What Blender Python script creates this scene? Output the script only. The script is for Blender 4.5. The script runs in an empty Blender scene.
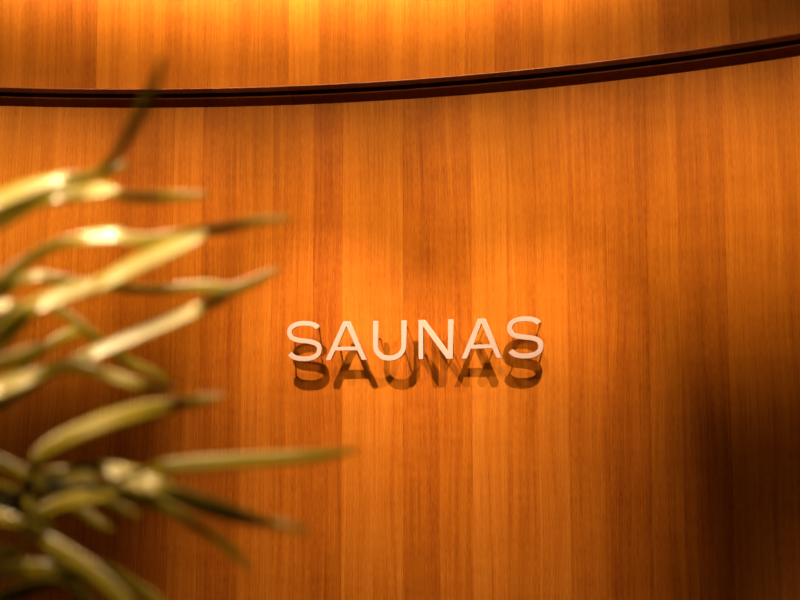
import bpy, bmesh, math, random
from mathutils import Vector, Matrix, Quaternion
random.seed(7)
SC = bpy.context.scene
COL = SC.collection
PI = math.pi

# ------------------------------------------------------------------ camera
EYE = Vector((0, 0, 1.5))
FPX = 1200.0
TILT = math.atan(120 / FPX)
cd = bpy.data.cameras.new('camera'); cam = bpy.data.objects.new('camera', cd); COL.objects.link(cam)
cam.location = EYE; cam.rotation_euler = (PI / 2 + TILT, 0, 0)
cd.sensor_width = 36; cd.lens = FPX * 36 / 800
cd.clip_start = .02
cd.dof.use_dof = True; cd.dof.focus_distance = 2.86
cd.dof.aperture_fstop = 2.0
SC.camera = cam
FW = Vector((0, math.cos(TILT), math.sin(TILT))); UP = Vector((0, -math.sin(TILT), math.cos(TILT)))

def ray(px, py):
    return FW + Vector((1, 0, 0)) * ((px - 400) / FPX) + UP * ((300 - py) / FPX)
def at_depth(px, py, Y):
    r = ray(px, py); return EYE + r * (Y / r.y)

# ------------------------------------------------------------------ the round wall
CX, CY, R = -0.6696, 0.0247, 2.9254
def wall_hit(px, py, off=0.0):
    r = ray(px, py); a = r.x * r.x + r.y * r.y
    ox, oy = EYE.x - CX, EYE.y - CY
    b = 2 * (ox * r.x + oy * r.y); c = ox * ox + oy * oy - (R - off) ** 2
    t = (-b + math.sqrt(b * b - 4 * a * c)) / (2 * a)
    return EYE + r * t
def ang(p): return math.atan2(p.x - CX, p.y - CY)            # 0 = straight ahead, + to the right
def polar(a, rad, z): return Vector((CX + rad * math.sin(a), CY + rad * math.cos(a), z))

# ------------------------------------------------------------------ helpers
def link(name, me, mat=None, parent=None):
    o = bpy.data.objects.new(name, me); COL.objects.link(o)
    if mat: me.materials.append(mat)
    if parent: o.parent = parent
    return o
def tag(o, label=None, cat=None, group=None, kind=None):
    if label: o['label'] = label
    if cat: o['category'] = cat
    if group: o['group'] = group
    if kind: o['kind'] = kind
    return o

def ring_sheet(name, profile, mat, a0, a1, n, closed=False, smooth=True):
    """profile: list of (inward offset, z); swept round the room's axis. UV = metres along the wall, metres up."""
    bm = bmesh.new(); uv = bm.loops.layers.uv.new('UVMap')
    rows = []
    ln = [0]
    for (o1, z1), (o2, z2) in zip(profile, profile[1:] + ([profile[0]] if closed else [])):
        ln.append(ln[-1] + math.hypot(o2 - o1, z2 - z1))
    for i in range(n + 1):
        a = a0 + (a1 - a0) * i / n
        rows.append([bm.verts.new(polar(a, R - o, z)) for o, z in profile])
    m = len(profile)
    for i in range(n):
        for j in range(m if closed else m - 1):
            k = (j + 1) % m
            f = bm.faces.new((rows[i][j], rows[i + 1][j], rows[i + 1][k], rows[i][k]))
            f.smooth = smooth
            aa = [a0 + (a1 - a0) * q / n for q in (i, i + 1, i + 1, i)]
            if closed: vv = [ln[j], ln[j], ln[j + 1], ln[j + 1]]
            else: vv = [profile[j][1] + profile[j][0]] * 2 + [profile[k][1] + profile[k][0]] * 2
            for l, A, V in zip(f.loops, aa, vv): l[uv].uv = (A * R, V)
    me = bpy.data.meshes.new(name); bm.to_mesh(me); bm.free()
    return link(name, me, mat)

# ------------------------------------------------------------------ materials
def new_mat(name):
    m = bpy.data.materials.new(name); m.use_nodes = True
    nt = m.node_tree; return m, nt, nt.nodes['Principled BSDF']
def N(nt, t, **kw):
    n = nt.nodes.new(t)
    for k, v in kw.items():
        if k in n.inputs.keys(): n.inputs[k].default_value = v
        else: setattr(n, k, v)
    return n

def wood(name, seed, dark=(.22, .040, .002), mid=(.51, .163, .011), light=(.73, .295, .036), rough=.42, leafw=.082):
    m, nt, bs = new_mat(name); L = nt.links
    uv = N(nt, 'ShaderNodeUVMap'); sep = N(nt, 'ShaderNodeSeparateXYZ'); L.new(uv.outputs[0], sep.inputs[0])
    U, V = sep.outputs[0], sep.outputs[1]
    def M(op, a, b=None, c=None):
        n = nt.nodes.new('ShaderNodeMath'); n.operation = op
        for i, x in enumerate((a, b, c)):
            if x is None: continue
            if isinstance(x, (int, float)): n.inputs[i].default_value = x
            else: L.new(x, n.inputs[i])
        return n.outputs[0]
    def vec(x, y, z=0.0):
        n = nt.nodes.new('ShaderNodeCombineXYZ')
        for i, q in enumerate((x, y, z)):
            if isinstance(q, (int, float)): n.inputs[i].default_value = q
            else: L.new(q, n.inputs[i])
        return n.outputs[0]
    def noise(v, scale, detail=2, rgh=.5):
        n = N(nt, 'ShaderNodeTexNoise'); L.new(v, n.inputs['Vector'])
        n.inputs['Scale'].default_value = scale; n.inputs['Detail'].default_value = detail; n.inputs['Roughness'].default_value = rgh
        return n.outputs['Fac']
    # veneer leaves of uneven width
    wob = noise(vec(M('MULTIPLY', U, 3.1), seed), 1.0, 1)
    q = M('ADD', M('DIVIDE', M('ADD', U, 20 + seed * .37), leafw), M('MULTIPLY', wob, 2.4))
    idx = M('FLOOR', q); fr = M('FRACT', q)
    wn = N(nt, 'ShaderNodeTexWhiteNoise', noise_dimensions='2D'); L.new(vec(idx, seed), wn.inputs['Vector'])
    rnd = wn.outputs['Value']
    seam = M('LESS_THAN', M('MINIMUM', fr, M('SUBTRACT', 1.0, fr)), .009)
    # slow wander of the grain lines
    warp = M('MULTIPLY', M('SUBTRACT', noise(vec(M('MULTIPLY', U, 2.0), M('MULTIPLY', V, 1.3), rnd), 1.0, 1), .5), .05)
    Uw = M('ADD', M('ADD', U, warp), M('MULTIPLY', rnd, 7.3))
    g1 = noise(vec(M('MULTIPLY', Uw, 430), M('MULTIPLY', V, 5.0), seed), 1.0, 3, .6)       # fine grain
    g2 = noise(vec(M('MULTIPLY', Uw, 90), M('MULTIPLY', V, 1.1), seed + 3), 1.0, 2, .55)   # broader bands
    g3 = noise(vec(M('MULTIPLY', Uw, 24), M('MULTIPLY', V, .7), seed + 9), 1.0, 2, .5)
    por = noise(vec(M('MULTIPLY', Uw, 700), M('MULTIPLY', V, 55.0), seed + 5), 1.0, 1, .5) # short pores
    fig = noise(vec(M('MULTIPLY', U, 9), M('MULTIPLY', V, 26.0), M('MULTIPLY', rnd, 9)), 1.0, 2, .5)  # cross figure
    t = M('MULTIPLY', M('SUBTRACT', g1, .5), .68)
    t = M('ADD', t, M('MULTIPLY', M('SUBTRACT', g2, .5), .40))
    t = M('ADD', t, M('MULTIPLY', M('SUBTRACT', g3, .5), .45))
    t = M('ADD', t, M('MULTIPLY', M('SUBTRACT', por, .5), .45))
    t = M('ADD', t, M('MULTIPLY', M('SUBTRACT', fig, .5), .16))
    t = M('ADD', t, M('MULTIPLY', M('SUBTRACT', rnd, .5), .34))
    t = M('ADD', t, .5)
    t = M('SUBTRACT', t, M('MULTIPLY', seam, .09))
    cr = N(nt, 'ShaderNodeValToRGB'); L.new(t, cr.inputs['Fac'])
    e = cr.color_ramp.elements
    e[0].position = .05; e[0].color = (*dark, 1); e[1].position = .95; e[1].color = (*light, 1)
    k = e.new(.5); k.color = (*mid, 1)
    L.new(cr.outputs['Color'], bs.inputs['Base Color'])
    bs.inputs['Roughness'].default_value = rough
    bs.inputs['Specular IOR Level'].default_value = .15
    bp = N(nt, 'ShaderNodeBump'); bp.inputs['Strength'].default_value = .12; bp.inputs['Distance'].default_value = .0006
    L.new(g1, bp.inputs['Height']); L.new(bp.outputs['Normal'], bs.inputs['Normal'])
    return m

M_WALL = wood('lower veneer', 1.0)
M_WALL2 = wood('upper veneer shaded', 4.0, dark=(.17, .038, .002), mid=(.36, .120, .007), light=(.54, .21, .018))  # same veneer, colour darkened to stand in for shade above the rail
M_RAIL = wood('rail timber', 8.0, dark=(.08, .018, .002), mid=(.14, .036, .005), light=(.20, .058, .008), rough=.35)
M_FLOOR, nt, bs = new_mat('floor stone')
nz = N(nt, 'ShaderNodeTexNoise', Scale=14.0, Detail=5.0); tc = N(nt, 'ShaderNodeTexCoord'); nt.links.new(tc.outputs['Object'], nz.inputs['Vector'])
cr = N(nt, 'ShaderNodeValToRGB'); nt.links.new(nz.outputs['Fac'], cr.inputs['Fac'])
cr.color_ramp.elements[0].color = (.035, .03, .027, 1); cr.color_ramp.elements[1].color = (.075, .065, .055, 1)
nt.links.new(cr.outputs['Color'], bs.inputs['Base Color']); bs.inputs['Roughness'].default_value = .5
M_CEIL, nt, bs = new_mat('ceiling paint')
nz = N(nt, 'ShaderNodeTexNoise', Scale=60.0); cr = N(nt, 'ShaderNodeValToRGB'); nt.links.new(nz.outputs['Fac'], cr.inputs['Fac'])
cr.color_ramp.elements[0].color = (.05, .03, .02, 1); cr.color_ramp.elements[1].color = (.07, .045, .03, 1)
nt.links.new(cr.outputs['Color'], bs.inputs['Base Color']); bs.inputs['Roughness'].default_value = .9
M_SIGN, nt, bs = new_mat('letter satin cream')
nz = N(nt, 'ShaderNodeTexNoise', Scale=220.0); tc = N(nt, 'ShaderNodeTexCoord'); nt.links.new(tc.outputs['Object'], nz.inputs['Vector'])
cr = N(nt, 'ShaderNodeValToRGB'); nt.links.new(nz.outputs['Fac'], cr.inputs['Fac'])
cr.color_ramp.elements[0].color = (.57, .48, .46, 1); cr.color_ramp.elements[1].color = (.64, .55, .53, 1)
nt.links.new(cr.outputs['Color'], bs.inputs['Base Color']); bs.inputs['Roughness'].default_value = .45
M_PIN, nt, bs = new_mat('pin steel')
bs.inputs['Base Color'].default_value = (.12, .07, .05, 1); bs.inputs['Metallic'].default_value = .6; bs.inputs['Roughness'].default_value = .5
M_POT, nt, bs = new_mat('pot glaze')
nz = N(nt, 'ShaderNodeTexNoise', Scale=30.0); cr = N(nt, 'ShaderNodeValToRGB'); nt.links.new(nz.outputs['Fac'], cr.inputs['Fac'])
cr.color_ramp.elements[0].color = (.03, .03, .03, 1); cr.color_ramp.elements[1].color = (.06, .055, .05, 1)
nt.links.new(cr.outputs['Color'], bs.inputs['Base Color'])
M_SOIL, nt, bs = new_mat('soil')
nz = N(nt, 'ShaderNodeTexNoise', Scale=90.0); cr = N(nt, 'ShaderNodeValToRGB'); nt.links.new(nz.outputs['Fac'], cr.inputs['Fac'])
cr.color_ramp.elements[0].color = (.01, .007, .004, 1); cr.color_ramp.elements[1].color = (.05, .03, .02, 1)
nt.links.new(cr.outputs['Color'], bs.inputs['Base Color']); bs.inputs['Roughness'].default_value = 1
M_CANE, nt, bs = new_mat('cane bark')
nz = N(nt, 'ShaderNodeTexNoise', Scale=50.0); cr = N(nt, 'ShaderNodeValToRGB'); nt.links.new(nz.outputs['Fac'], cr.inputs['Fac'])
cr.color_ramp.elements[0].color = (.02, .02, .006, 1); cr.color_ramp.elements[1].color = (.06, .05, .015, 1)
nt.links.new(cr.outputs['Color'], bs.inputs['Base Color']); bs.inputs['Roughness'].default_value = .7
# leaf: two-sided green with fine lengthwise veins, glossy cuticle, a little translucency
M_LEAF, nt, bs = new_mat('leaf green'); L = nt.links
uvn = N(nt, 'ShaderNodeUVMap'); mp = N(nt, 'ShaderNodeMapping'); mp.inputs['Scale'].default_value = (26, 3, 1)
L.new(uvn.outputs[0], mp.inputs['Vector'])
nz = N(nt, 'ShaderNodeTexNoise', Scale=1.0, Detail=3.0); L.new(mp.outputs[0], nz.inputs['Vector'])
cr = N(nt, 'ShaderNodeValToRGB'); L.new(nz.outputs['Fac'], cr.inputs['Fac'])
cr.color_ramp.elements[0].position = .3; cr.color_ramp.elements[1].position = .7
cr.color_ramp.elements[0].color = (.16, .125, .001, 1); cr.color_ramp.elements[1].color = (.31, .24, .004, 1)
L.new(cr.outputs['Color'], bs.inputs['Base Color'])
bs.inputs['Roughness'].default_value = .33; bs.inputs['Specular IOR Level'].default_value = 1.0; bs.inputs['Coat Weight'].default_value = .3; bs.inputs['Coat Roughness'].default_value = .33
tr = N(nt, 'ShaderNodeBsdfTranslucent'); tr.inputs['Color'].default_value = (.62, .46, .005, 1)
mx = N(nt, 'ShaderNodeMixShader'); mx.inputs[0].default_value = .12
L.new(bs.outputs[0], mx.inputs[1]); L.new(tr.outputs[0], mx.inputs[2])
L.new(mx.outputs[0], nt.nodes['Material Output'].inputs['Surface'])

# ------------------------------------------------------------------ setting
Z_RAIL = EYE.z + .780          # underside of the rail where it meets the lower wall
A0, A1 = math.radians(-115), math.radians(115)
tag(ring_sheet('wall_back', [(0, 0), (0, Z_RAIL + .02)], M_WALL, A0, A1, 220), kind='structure')
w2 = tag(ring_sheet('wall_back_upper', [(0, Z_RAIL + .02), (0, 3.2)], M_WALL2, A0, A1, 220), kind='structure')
P = .050
rail_prof = [(-.01, .0), (.000, .000), (.028, .0142), (.029, .030), (.038, .031), (.039, .0245),
             (P - .006, .0245), (P - .0005, .0315), (P, .0330), (P - .001, .0348), (P - .003, .0362), (P - .008, .037), (-.01, .038)]
rail = ring_sheet('trim_1', [(o, Z_RAIL + z) for o, z in rail_prof], M_RAIL, A0, A1, 220, closed=True, smooth=False)
tag(rail, kind='structure')
def disc(name, z, rad, mat, flip=False):
    bm = bmesh.new(); n = 96
    top = [bm.verts.new(polar(2 * PI * i / n, rad, z)) for i in range(n)]
    bot = [bm.verts.new(polar(2 * PI * i / n, rad, z - .05)) for i in range(n)]
    bm.faces.new(top); bm.faces.new(bot[::-1])
    for i in range(n): bm.faces.new((top[i], bot[i], bot[(i + 1) % n], top[(i + 1) % n]))
    bmesh.ops.recalc_face_normals(bm, faces=bm.faces)
    me = bpy.data.meshes.new(name); bm.to_mesh(me); bm.free()
    return tag(link(name, me, mat), kind='structure')
disc('floor', 0, R + .02, M_FLOOR)
disc('ceiling', 3.25, R + .02, M_CEIL)

# ------------------------------------------------------------------ sign letters
GAP, THK = .040, .009                       # air behind the letter, letter thickness
FACE = GAP + THK
h_top = wall_hit(389, 320.6, FACE).z; h_bot = wall_hit(389, 359.5, FACE).z
CAP = h_top - h_bot; BASE = h_bot
SW = .123                                   # stroke width / cap height

def S_outline(w, h, sw):
    """centre line of an extended grotesque S, thickened; returns a closed outline"""
    r = sw / 2; x0, x1 = r, w - r; yt, yb = h - r, r; ym = h * .505
    cl = []
    def ell(cx, cy, rx, ry, a0, a1, n, p=2.25):
        for i in range(n + 1):
            a = math.radians(a0 + (a1 - a0) * i / n)
            c, s = math.cos(a), math.sin(a)
            cl.append((cx + rx * math.copysign(abs(c) ** (2 / p), c), cy + ry * math.copysign(abs(s) ** (2 / p), s)))
    ryt = (yt - ym) / 2; ryb = (ym - yb) / 2
    xl = x0 + w * .01; xr = x1 - w * .015
    ell((xl + xr) / 2, ym + ryt, (xr - xl) / 2, ryt, 24, 262, 34)
    xl2 = x0; xr2 = x1
    k = len(cl)
    ell((xl2 + xr2) / 2, ym - ryb, (xr2 - xl2) / 2, ryb, 82, -158, 34)
    # smooth the join
    pts = [Vector(p) for p in cl]
    for _ in range(6):
        for i in range(k - 6, k + 6):
            pts[i] = (pts[i - 1] + pts[i] * 2 + pts[i + 1]) / 4
    Lf, Rt = [], []
    for i, p in enumerate(pts):
        d = (pts[min(i + 1, len(pts) - 1)] - pts[max(i - 1, 0)]).normalized(); n = Vector((-d.y, d.x))
        Lf.append(p + n * r); Rt.append(p - n * r)
    return [Lf + Rt[::-1]], pts
def glyph(ch, w, h):
    s = SW * CAP
    if ch == 'S':
        o, _ = S_outline(w, h, s); return o
    if ch == 'A':
        ap = s * 1.42; b = s * 1.13; c = w / 2
        yb0, yb1 = h * .245, h * .245 + s * .80
        def xin(y): return b + (c - b) * (y / (h - s * .98))   # inner edge of the left leg
        outer = [(0, 0), (b, 0), (xin(yb0), yb0), (w - xin(yb0), yb0), (w - b, 0), (w, 0), (c + ap / 2, h), (c - ap / 2, h)]
        inner = [(xin(yb1), yb1), (w - xin(yb1), yb1), (c, h - s * .98)]
        return [[Vector(p) for p in outer], [Vector(p) for p in inner]]
    if ch == 'U':
        ro = w * .46; ri = ro - s; n = 20; out = []
        cy = ro * .92
        out.append((0, h)); 
        for i in range(n + 1):
            a = PI + (PI / 2) * i / n; out.append((ro + ro * math.cos(a), cy + cy * math.sin(a)))
        for i in range(n + 1):
            a = 1.5 * PI + (PI / 2) * i / n; out.append((w - ro + ro * math.cos(a), cy + cy * math.sin(a)))
        out += [(w, h), (w - s, h)]
        ry = cy - s
        for i in range(n + 1):
            a = 2 * PI - (PI / 2) * i / n; out.append((w - ro + ri * math.cos(a), cy + ry * math.sin(a)))
        for i in range(n + 1):
            a = 1.5 * PI - (PI / 2) * i / n; out.append((ro + ri * math.cos(a), cy + ry * math.sin(a)))
        out.append((s, h))
        res = []
        for p in out:
            v = Vector(p)
            if not res or (v - res[-1]).length > 1e-6: res.append(v)
        return [res]
    if ch == 'N':
        d = s * 1.30
        return [[Vector(p) for p in ((0, 0), (s, 0), (s, h - s * 1.35), (w - d, 0), (w, 0), (w, h), (w - s, h), (w - s, s * 1.35), (d, h), (0, h))]]

def letter_mesh(name, loops):
    cu = bpy.data.curves.new(name, 'CURVE'); cu.dimensions = '2D'; cu.fill_mode = 'BOTH'
    cu.extrude = THK / 2 - .0004; cu.bevel_depth = .0004; cu.bevel_resolution = 1; cu.offset = -.0004
    for lp in loops:
        sp = cu.splines.new('POLY'); sp.points.add(len(lp) - 1); sp.use_cyclic_u = True
        for i, p in enumerate(lp): sp.points[i].co = (p.x, p.y, 0, 1)
    tmp = bpy.data.objects.new('tmp', cu); COL.objects.link(tmp)
    dg = bpy.context.evaluated_depsgraph_get(); dg.update()
    me = bpy.data.meshes.new_from_object(tmp.evaluated_get(dg)); me.name = name
    bpy.data.objects.remove(tmp); bpy.data.curves.remove(cu)
    me.materials.clear()
    return me
def pin_mesh():
    bm = bmesh.new()
    bmesh.ops.create_cone(bm, cap_ends=True, segments=10, radius1=.0017, radius2=.0017, depth=GAP + .003)
    me = bpy.data.meshes.new('pin'); bm.to_mesh(me); bm.free(); me.materials.append(M_PIN); return me
PINM = pin_mesh()
LET = [ # char, left px, right px, y px, extra top (m), overshoot, pins (fractions of w, h), label
    ('S', 286.6, 321.6, 1.0, [(.80, .88), (.10, .66), (.86, .25), (.12, .13)], 'cream raised letter S at the left end of the sign, before the first A'),
    ('A', 325.6, 367.0, 0, [(.24, .38), (.70, .52), (.50, .93)], 'cream raised letter A just right of the first S, nearer the plant'),
    ('U', 373.0, 406.0, 0, [(.08, .56), (.90, .88), (.84, .20)], 'cream raised letter U, rounded at the bottom, between A and N'),
    ('N', 418.5, 452.8, 0, [(.07, .12), (.07, .90), (.90, .88), (.90, .14)], 'cream raised letter N with a diagonal stroke, right of the U'),
    ('A', 461.3, 501.8, 0, [(.26, .38), (.74, .42), (.52, .93)], 'cream raised letter A between the N and the last S'),
    ('S', 506.8, 543.2, 1.0, [(.80, .88), (.10, .66), (.86, .25), (.12, .13)], 'cream raised letter S ending the sign at its right end'),
]
for ch, xl, xr, ov, pins, lab in LET:
    pl = wall_hit(xl, 341, FACE); pr = wall_hit(xr, 341, FACE)
    w = (Vector((pr.x, pr.y, 0)) - Vector((pl.x, pl.y, 0))).length
    am = (ang(pl) + ang(pr)) / 2
    over = .025 * CAP if ch == 'S' else 0
    h = CAP + (2 * over if ch == 'S' else 0)
    loops = glyph(ch, w, h)
    if ch == 'U': loops = [[Vector((p.x, p.y - .028 * CAP * max(0, 1 - p.y / (.5 * CAP)))) for p in loops[0]]]   # round bottom dips under the line
    me = letter_mesh('letter', loops)
    # origin at the letter's lower left; move to centre bottom of the back
    me.transform(Matrix.Translation((-w / 2, 0, 0)))
    o = link('sign_letter', me, M_SIGN)
    c = polar(am, R - GAP - THK / 2, BASE - over)
    # local x along the wall, local y up, local z into the room
    ex = Vector((math.cos(am), -math.sin(am), 0)); ez = Vector((-math.sin(am), -math.cos(am), 0)); ey = Vector((0, 0, 1))
    o.matrix_world = Matrix(((ex.x, ey.x, ez.x, c.x), (ex.y, ey.y, ez.y, c.y), (ex.z, ey.z, ez.z, c.z), (0, 0, 0, 1)))
    tag(o, lab, 'sign letter', 'letters of the sign on the lower wall')
    for fx, fy in pins:
        p = bpy.data.objects.new('standoff_pin', PINM); COL.objects.link(p); p.parent = o
        p.location = ((fx - .5) * w, fy * h, -THK / 2 - GAP / 2 + .0005)

# ------------------------------------------------------------------ plant
PLANT_LAMPS = [Vector((-.42, .70, 3.05)), Vector((-1.35, .62, 2.55)), Vector((.25, .55, 3.05))]  # first hangs over the plant, the others are added to make leaves shine
pot_c = Vector((-.66, 1.22, 0))
plant = bpy.data.objects.new('potted_plant', None); COL.objects.link(plant); plant.location = pot_c
tag(plant, 'leafy plant with long arching strap leaves in front of the curved wood wall', 'plant')
def pl_link(name, me, mat):
    me.transform(Matrix.Translation(-pot_c)); return link(name, me, mat, plant)
def lathe(prof, n=40):
    bm = bmesh.new(); rings = []
    for r, z in prof: rings.append([bm.verts.new((pot_c.x + r * math.cos(2 * PI * i / n), pot_c.y + r * math.sin(2 * PI * i / n), z)) for i in range(n)])
    for a, b in zip(rings, rings[1:]):
        for i in range(n):
            f = bm.faces.new((a[i], a[(i + 1) % n], b[(i + 1) % n], b[i])); f.smooth = True
    bm.faces.new(rings[0][::-1]); bm.faces.new(rings[-1])
    me = bpy.data.meshes.new('lathe'); bm.to_mesh(me); bm.free(); return me
pl_link('pot', lathe([(.13, 0), (.15, .01), (.175, .2), (.185, .34), (.19, .36), (.172, .362), (.168, .33), (.16, .31)]), M_POT)
pl_link('soil', lathe([(.10, .312), (.163, .313), (.163, .326), (.08, .332)]), M_SOIL)

def crom(P, n):
    out = []
    Q = [P[0] * 2 - P[1]] + P + [P[-1] * 2 - P[-2]]
    for i in range(1, len(Q) - 2):
        a, b, c, d = Q[i - 1:i + 3]
        for k in range(n):
            t = k / n
            out.append(.5 * ((2 * b) + (c - a) * t + (2 * a - 5 * b + 4 * c - d) * t * t + (3 * b - a - 3 * c + d) * t ** 3))
    out.append(P[-1]); return out
def tube(pts, radii, mat, name, seg=10):
    bm = bmesh.new(); rings = []; up = Vector((.3, .9, .1)).normalized()
    for i, p in enumerate(pts):
        d = (pts[min(i + 1, len(pts) - 1)] - pts[max(i - 1, 0)]).normalized()
        s = d.cross(up).normalized(); u = s.cross(d)
        rings.append([bm.verts.new(p + (s * math.cos(2 * PI * k / seg) + u * math.sin(2 * PI * k / seg)) * radii[i]) for k in range(seg)])
    for a, b in zip(rings, rings[1:]):
        for k in range(seg):
            f = bm.faces.new((a[k], a[(k + 1) % seg], b[(k + 1) % seg], b[k])); f.smooth = True
    bm.faces.new(rings[0][::-1]); bm.faces.new(rings[-1])
    bmesh.ops.recalc_face_normals(bm, faces=bm.faces)
    me = bpy.data.meshes.new(name); bm.to_mesh(me); bm.free(); return pl_link(name, me, mat)
def cane(pts, r0, r1):
    c = crom([Vector(p) for p in pts], 8); n = len(c)
    tube(c, [(r0 + (r1 - r0) * i / (n - 1)) * (1.12 if i % 5 == 0 else 1) for i in range(n)], M_CANE, 'stem')
    return c
J = {  # joints the leaves spring from
 'top': at_depth(-75, 265, 1.24), 'mid': at_depth(-80, 350, 1.22), 'low': at_depth(-70, 470, 1.22),
 'br': at_depth(25, 492, 1.22), 'br2': at_depth(95, 486, 1.20), 'bot': at_depth(-60, 590, 1.22), 'br3': at_depth(10, 565, 1.26)}
s0 = pot_c + Vector((.02, 0, .32))
cane([s0, s0 + Vector((.03, .0, .5)), J['bot'], J['low'], J['mid'], J['top'], J['top'] + Vector((-.01, 0, .05))], .012, .0045)
cane([J['bot'], at_depth(-20, 525, 1.22), J['br'], at_depth(60, 484, 1.21), J['br2']], .006, .0028)
cane([s0 + Vector((.03, .03, 0)), s0 + Vector((.08, .03, .55)), at_depth(-50, 640, 1.26), J['br3']], .010, .004)

def leaf(joint, pts, d0, d1, label=None):
    """pts: (px, py, width px, gloss facing 0..1); the blade twists so that it faces the lamp where it shines"""
    raw = []
    n = len(pts)
    for i, (x, y, w, b) in enumerate(pts):
        Y = d0 + (d1 - d0) * (i / (n - 1))
        raw.append((at_depth(x, y, Y), w * Y / FPX, b * (1 if y < 440 else .82 if y < 500 else .65)))
    if joint:
        raw.insert(0, (J[joint], .004, raw[0][2] * .2))
    C = crom([r[0] for r in raw], 6)
    W = [v.x for v in crom([Vector((r[1], r[2], 0)) for r in raw], 6)]
    B = [v.y for v in crom([Vector((r[1], r[2], 0)) for r in raw], 6)]
    bm = bmesh.new(); uv = bm.loops.layers.uv.new('UVMap'); rows = []; prev = None
    off = random.uniform(0, 50)
    for i, p in enumerate(C):
        d = (C[min(i + 1, len(C) - 1)] - C[max(i - 1, 0)]).normalized()
        V = (EYE - p).normalized(); Lg = min(((q - p).normalized() for q in PLANT_LAMPS), key=lambda q: abs((V + q).normalized().dot(d)))
        Hb = (V + Lg).normalized()
        Hm = (Lg * .05 + V).normalized()          # greener: turned to the viewer, grazed by the lamp
        Lm = sum(((q - p).normalized() for q in PLANT_LAMPS), Vector()).normalized()
        Hd = (V * 1.25 - Lm).normalized()                 # turned away from the lamp
        b = max(0, min(1, B[i]))
        Nn = Hd.lerp(Hm, b / .5) if b < .5 else Hm.lerp(Hb, (b - .5) / .5)
        Nn = (Nn - d * Nn.dot(d)).normalized()
        s = d.cross(Nn).normalized()
        # keep the drawn width on screen whatever the twist
        proj = max(.45, math.sqrt(max(0, 1 - s.dot(V) ** 2)))
        w = max(W[i], .0009) / proj / 2
        row = []
        for k in range(-2, 3):
            f = k / 2
            row.append(bm.verts.new(p + s * (w * f) + Nn * (w * .05 * (abs(f) ** 1.5) - w * .02)))
        rows.append(row)
    acc = 0
    for i in range(len(rows) - 1):
        L0 = acc; acc += (C[i + 1] - C[i]).length
        for k in range(4):
            f = bm.faces.new((rows[i][k], rows[i][k + 1], rows[i + 1][k + 1], rows[i + 1][k])); f.smooth = True
            for l, (uu, vv) in zip(f.loops, ((k, L0), (k + 1, L0), (k + 1, acc), (k, acc))): l[uv].uv = (uu / 4 + off, vv * 10)
    me = bpy.data.meshes.new('leaf'); bm.to_mesh(me); bm.free()
    o = pl_link('leaf', me, M_LEAF)
    so = o.modifiers.new('thick', 'SOLIDIFY'); so.thickness = .0005; so.offset = 0
    return o

leaf('top', [(-30,218,14,.8),(0,200,18,1),(30,188,17,1),(58,180,14,1),(70,177,10,.6),(82,177,10,.3),(105,172,10,.45),(128,164,4,.45)], 1.20, 1.24)
leaf('top', [(-30,240,12,.4),(0,222,14,.45),(30,205,13,.45),(48,199,14,.6),(60,196,16,1),(82,193,17,1),(104,190,15,1),(114,193,11,.4),(124,196,10,.05),(150,197,11,.2),(180,196,10,.45),(207,194,4,.45)], 1.24, 1.22)
leaf('top', [(-30,228,8,.3),(30,198,8,.35),(75,182,9,.45),(100,172,10,.45),(118,152,10,.25),(134,125,12,.3),(149,96,12,.4),(158,75,9,.4),(165,55,3,.4)], 1.20, 1.02)
leaf('mid', [(-30,310,12,.2),(0,283,13,.4),(28,260,12,.45),(55,245,11,.45),(76,240,12,.7),(92,237,16,1),(112,235,17,1),(126,238,14,.8),(148,241,15,.6),(172,238,14,.55),(192,233,12,.25),(205,231,11,.02),(230,227,10,.2),(258,221,9,.4),(290,218,4,.5)], 1.22, 1.25)
leaf('mid', [(-30,330,10,.2),(0,322,14,.3),(30,310,15,.3),(60,296,14,.35),(85,290,14,.5),(101,284,16,.9),(130,268,18,1),(165,252,18,1),(190,241,14,1),(207,233,5,.7)], 1.20, 1.22)
leaf('mid', [(-30,362,16,.3),(0,338,22,.3),(20,318,20,.35),(33,308,18,.7),(46,302,19,1),(66,294,18,1),(84,288,16,1),(94,284,11,.9),(99,281,3,.6)], 1.18, 1.18)
leaf('mid', [(-30,318,10,.2),(5,290,10,.35),(24,279,10,.8),(40,276,12,.9),(54,279,11,.5),(85,284,10,.4),(120,288,9,.25),(160,290,9,.3),(190,287,11,.65),(212,287,13,.7),(228,290,12,.5),(248,284,10,.45),(262,277,8,.45),(280,268,3,.45)], 1.26, 1.30)
leaf('mid', [(-20,312,12,.9),(2,306,13,1),(9,303,9,.9),(16,299,2,.4)], 1.20, 1.20)
leaf('low', [(-20,420,8,.1),(30,385,9,.2),(65,366,10,.35),(84,358,12,.6),(97,352,14,.95),(130,338,15,.95),(165,323,15,.95),(190,313,14,.95),(202,307,12,.6),(208,303,12,0),(217,300,11,0),(226,294,10,.35),(240,287,3,.45)], 1.24, 1.22)
leaf('mid', [(-30,322,7,.3),(20,306,7,.3),(52,308,8,.4),(75,321,9,.3),(98,340,10,.05),(120,357,10,.15),(140,367,9,.5),(155,373,8,.45),(170,381,3,.3)], 1.30, 1.34)
leaf('low', [(-20,400,5,.2),(30,360,6,.3),(56,341,9,.5),(68,335,12,.6),(80,331,9,.5),(90,328,3,.4)], 1.36, 1.36)
leaf('low', [(-30,372,12,.3),(0,364,14,.4),(20,356,13,.5),(36,350,12,.5),(48,345,4,.5)], 1.20, 1.20)
leaf('low', [(-30,402,16,.8),(0,388,20,.95),(25,379,17,.9),(42,373,13,.6),(66,366,12,.45),(92,370,11,.45),(112,376,12,.8),(134,383,12,.75),(147,386,9,.3),(160,388,8,.15),(176,386,3,.4)], 1.18, 1.24)
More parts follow.
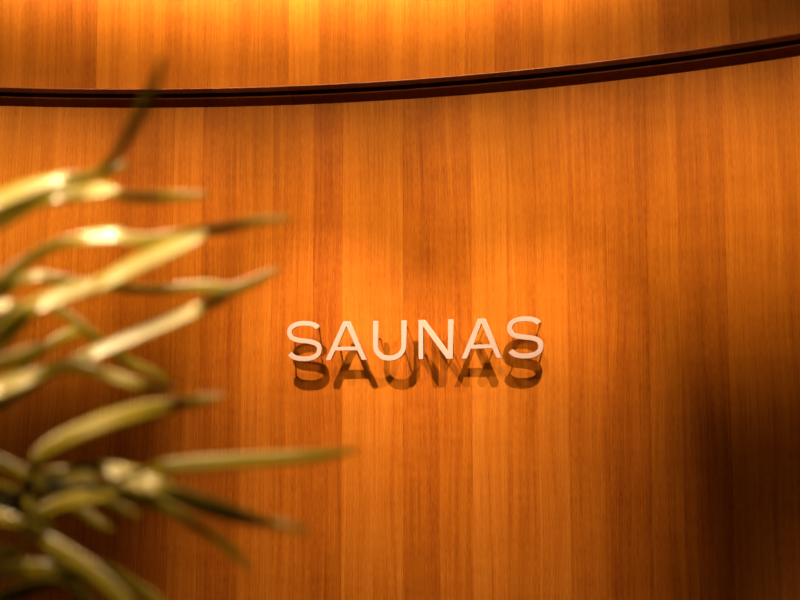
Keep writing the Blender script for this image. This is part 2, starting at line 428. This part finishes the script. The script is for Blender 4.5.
leaf('low', [(-30,425,10,.2),(0,404,12,.2),(24,392,9,.35),(48,377,3,.4)], 1.24, 1.24)
leaf('br', [(34,466,9,.1),(42,453,14,.7),(62,440,17,.85),(98,424,18,.85),(130,414,18,.7),(152,409,17,.5),(168,406,14,.4),(178,404,11,.1),(197,401,11,.35),(224,396,4,.5)], 1.20, 1.20)
leaf('br2', [(140,474,9,.2),(156,470,13,.6),(170,466,15,.85),(205,463,15,.85),(250,460,14,.75),(300,457,13,.75),(330,454,10,.7),(358,450,3,.6)], 1.20, 1.28)
leaf('br', [(70,470,8,.1),(98,467,10,.3),(112,470,16,.9),(130,477,22,.95),(150,485,22,.85),(163,489,18,.35),(180,496,19,0),(210,507,20,-.1),(245,517,16,-.1),(265,522,11,0),(276,524,9,.5),(290,527,8,.5),(310,532,3,.5)], 1.22, 1.14)
leaf('br2', [(112,492,9,.2),(132,496,13,.5),(155,503,14,.5),(176,513,12,.45),(194,524,10,.1),(212,535,9,.2),(230,549,9,.45),(242,561,7,.45),(250,572,2,.45)], 1.20, 1.22)
leaf('br', [(32,514,10,.1),(44,511,13,.7),(60,504,15,.9),(85,498,16,.9),(108,493,14,.85),(118,491,9,.5),(126,489,3,.3)], 1.20, 1.20)
leaf('low', [(-30,455,10,.4),(0,463,12,.5),(22,473,12,.5),(38,483,12,.5),(58,490,9,.2),(78,500,3,.2)], 1.20, 1.22)
leaf('br', [(42,476,10,.2),(56,474,14,.5),(74,476,17,.6),(88,480,13,.4),(98,490,8,.05),(108,500,3,0)], 1.26, 1.26)
leaf('br', [(60,500,6,.2),(75,508,9,.4),(92,519,10,.5),(104,526,7,.4),(114,530,2,.4)], 1.28, 1.28)
leaf('br2', [(100,500,7,.3),(116,506,9,.5),(128,511,8,.5),(139,517,3,.5)], 1.24, 1.24)
leaf('br3', [(32,530,9,.1),(44,540,14,.6),(64,552,16,.7),(88,568,16,.7),(110,587,15,.65),(130,608,13,.6),(150,640,4,.5)], 1.16, 1.14)
leaf('low', [(-20,508,12,.8),(0,517,14,.9),(8,520,13,.7),(20,524,11,.4),(36,528,10,.1),(48,536,3,0)], 1.20, 1.20)
leaf('bot', [(-30,575,12,.3),(0,572,13,.5),(18,569,14,.65),(40,568,14,.7),(54,571,12,.4),(72,574,11,.15),(90,580,3,.1)], 1.22, 1.22)
leaf('bot', [(-30,545,12,.2),(0,552,13,.3),(20,562,11,.3),(34,574,4,.2)], 1.24, 1.24)
leaf('low', [(-30,478,14,.1),(0,492,18,.2),(30,500,18,.1),(60,498,14,0),(88,502,4,0)], 1.30, 1.30)
leaf('low', [(-30,500,16,0),(5,508,20,0),(32,516,16,0),(52,532,10,0),(60,545,3,0)], 1.32, 1.32)
leaf('bot', [(-30,610,18,.1),(0,600,20,0),(30,588,16,.2),(52,582,10,.3),(66,584,3,.2)], 1.22, 1.22)
leaf('br3', [(40,572,10,.1),(60,578,12,.1),(80,592,12,.3),(92,606,10,.5),(104,630,3,.5)], 1.26, 1.26)
leaf('br3', [(60,560,7,.1),(105,568,9,.1),(138,588,11,.4),(158,602,11,.5),(180,625,3,.5)], 1.28, 1.28)

# leaves on the plant's far side, arching away to the left beyond the frame
for jn, dy0 in (('mid', 0), ('mid', -30), ('low', 0), ('low', 40), ('low', -40), ('bot', 0), ('bot', -40)):
    for dd in (-.10, .10):
        ln = random.uniform(110, 190); dr = random.uniform(20, 90); jp = {'mid': 350, 'low': 470, 'bot': 590}[jn] + dy0
        leaf(jn, [(-95 - ln * f, jp + 10 - 60 * f + (60 + dr) * f * f, wd, .4) for f, wd in ((.1, 8), (.3, 14), (.55, 15), (.8, 11), (1, 3))], 1.22, 1.22 + dd)

# ------------------------------------------------------------------ lights
WARM = (1.0, .63, .41)
def spot(name, loc, target, watts, size_deg, blend, rad, col=WARM):
    l = bpy.data.lights.new(name, 'SPOT'); l.energy = watts; l.color = col
    l.spot_size = math.radians(size_deg); l.spot_blend = blend; l.shadow_soft_size = rad
    o = bpy.data.objects.new(name, l); COL.objects.link(o); o.location = loc
    o.rotation_euler = (Vector(target) - Vector(loc)).to_track_quat('-Z', 'Y').to_euler(); return o
for a, aim, e, sz in ((.1236, (356, 520), 84, 54), (.4408, (470, 535), 80, 51)):
    spot('spotlight_lamp', polar(a, R - .60, 2.423), wall_hit(*aim), e, sz, 1.0, .010)
# row of ceiling washers lighting the band under the rail
for i in range(10):
    a = ang(wall_hit(-260 + 130 * i, 341)); spot('flood_lamp', polar(a, R - 1.3, 2.9), polar(a, R, 1.995), 88 if i < 8 else 60, 28, 1.0, .08, (1, .62, .22))
# cove strip above the frame
for i, (px, wt) in enumerate(((-60, .7), (40, 1.1), (140, 1.6), (240, 2.0), (340, 2.3), (440, 2.3), (540, 1.9), (640, 1.0))):
    a = ang(wall_hit(px, 341))
    l = bpy.data.lights.new('cove_lamp', 'AREA'); l.shape = 'RECTANGLE'; l.size = .42; l.size_y = .03; l.energy = wt; l.color = (1, .62, .30)
    o = bpy.data.objects.new('cove_lamp', l); COL.objects.link(o); o.location = polar(a, R - .11, 2.66)
    o.rotation_euler = (polar(a, R - .02, 2.40) - o.location).to_track_quat('-Z', 'Y').to_euler()
# lamp over the plant, with further unseen lamps added for leaf highlights
for q, e in zip(PLANT_LAMPS, (230, 330, 160)):
    spot('plant_highlight_lamp', q, at_depth(80, 90, 1.2), e, 26, 1.0, .16, (1, .70, .40))

w = bpy.data.worlds.new('world'); SC.world = w; w.use_nodes = True
w.node_tree.nodes['Background'].inputs[0].default_value = (.9, .5, .3, 1)
w.node_tree.nodes['Background'].inputs[1].default_value = .008
SC.view_settings.view_transform = 'Standard'; SC.view_settings.look = 'None'
SC.view_settings.exposure = 0; SC.view_settings.gamma = 1; SC.view_settings.use_curve_mapping = False
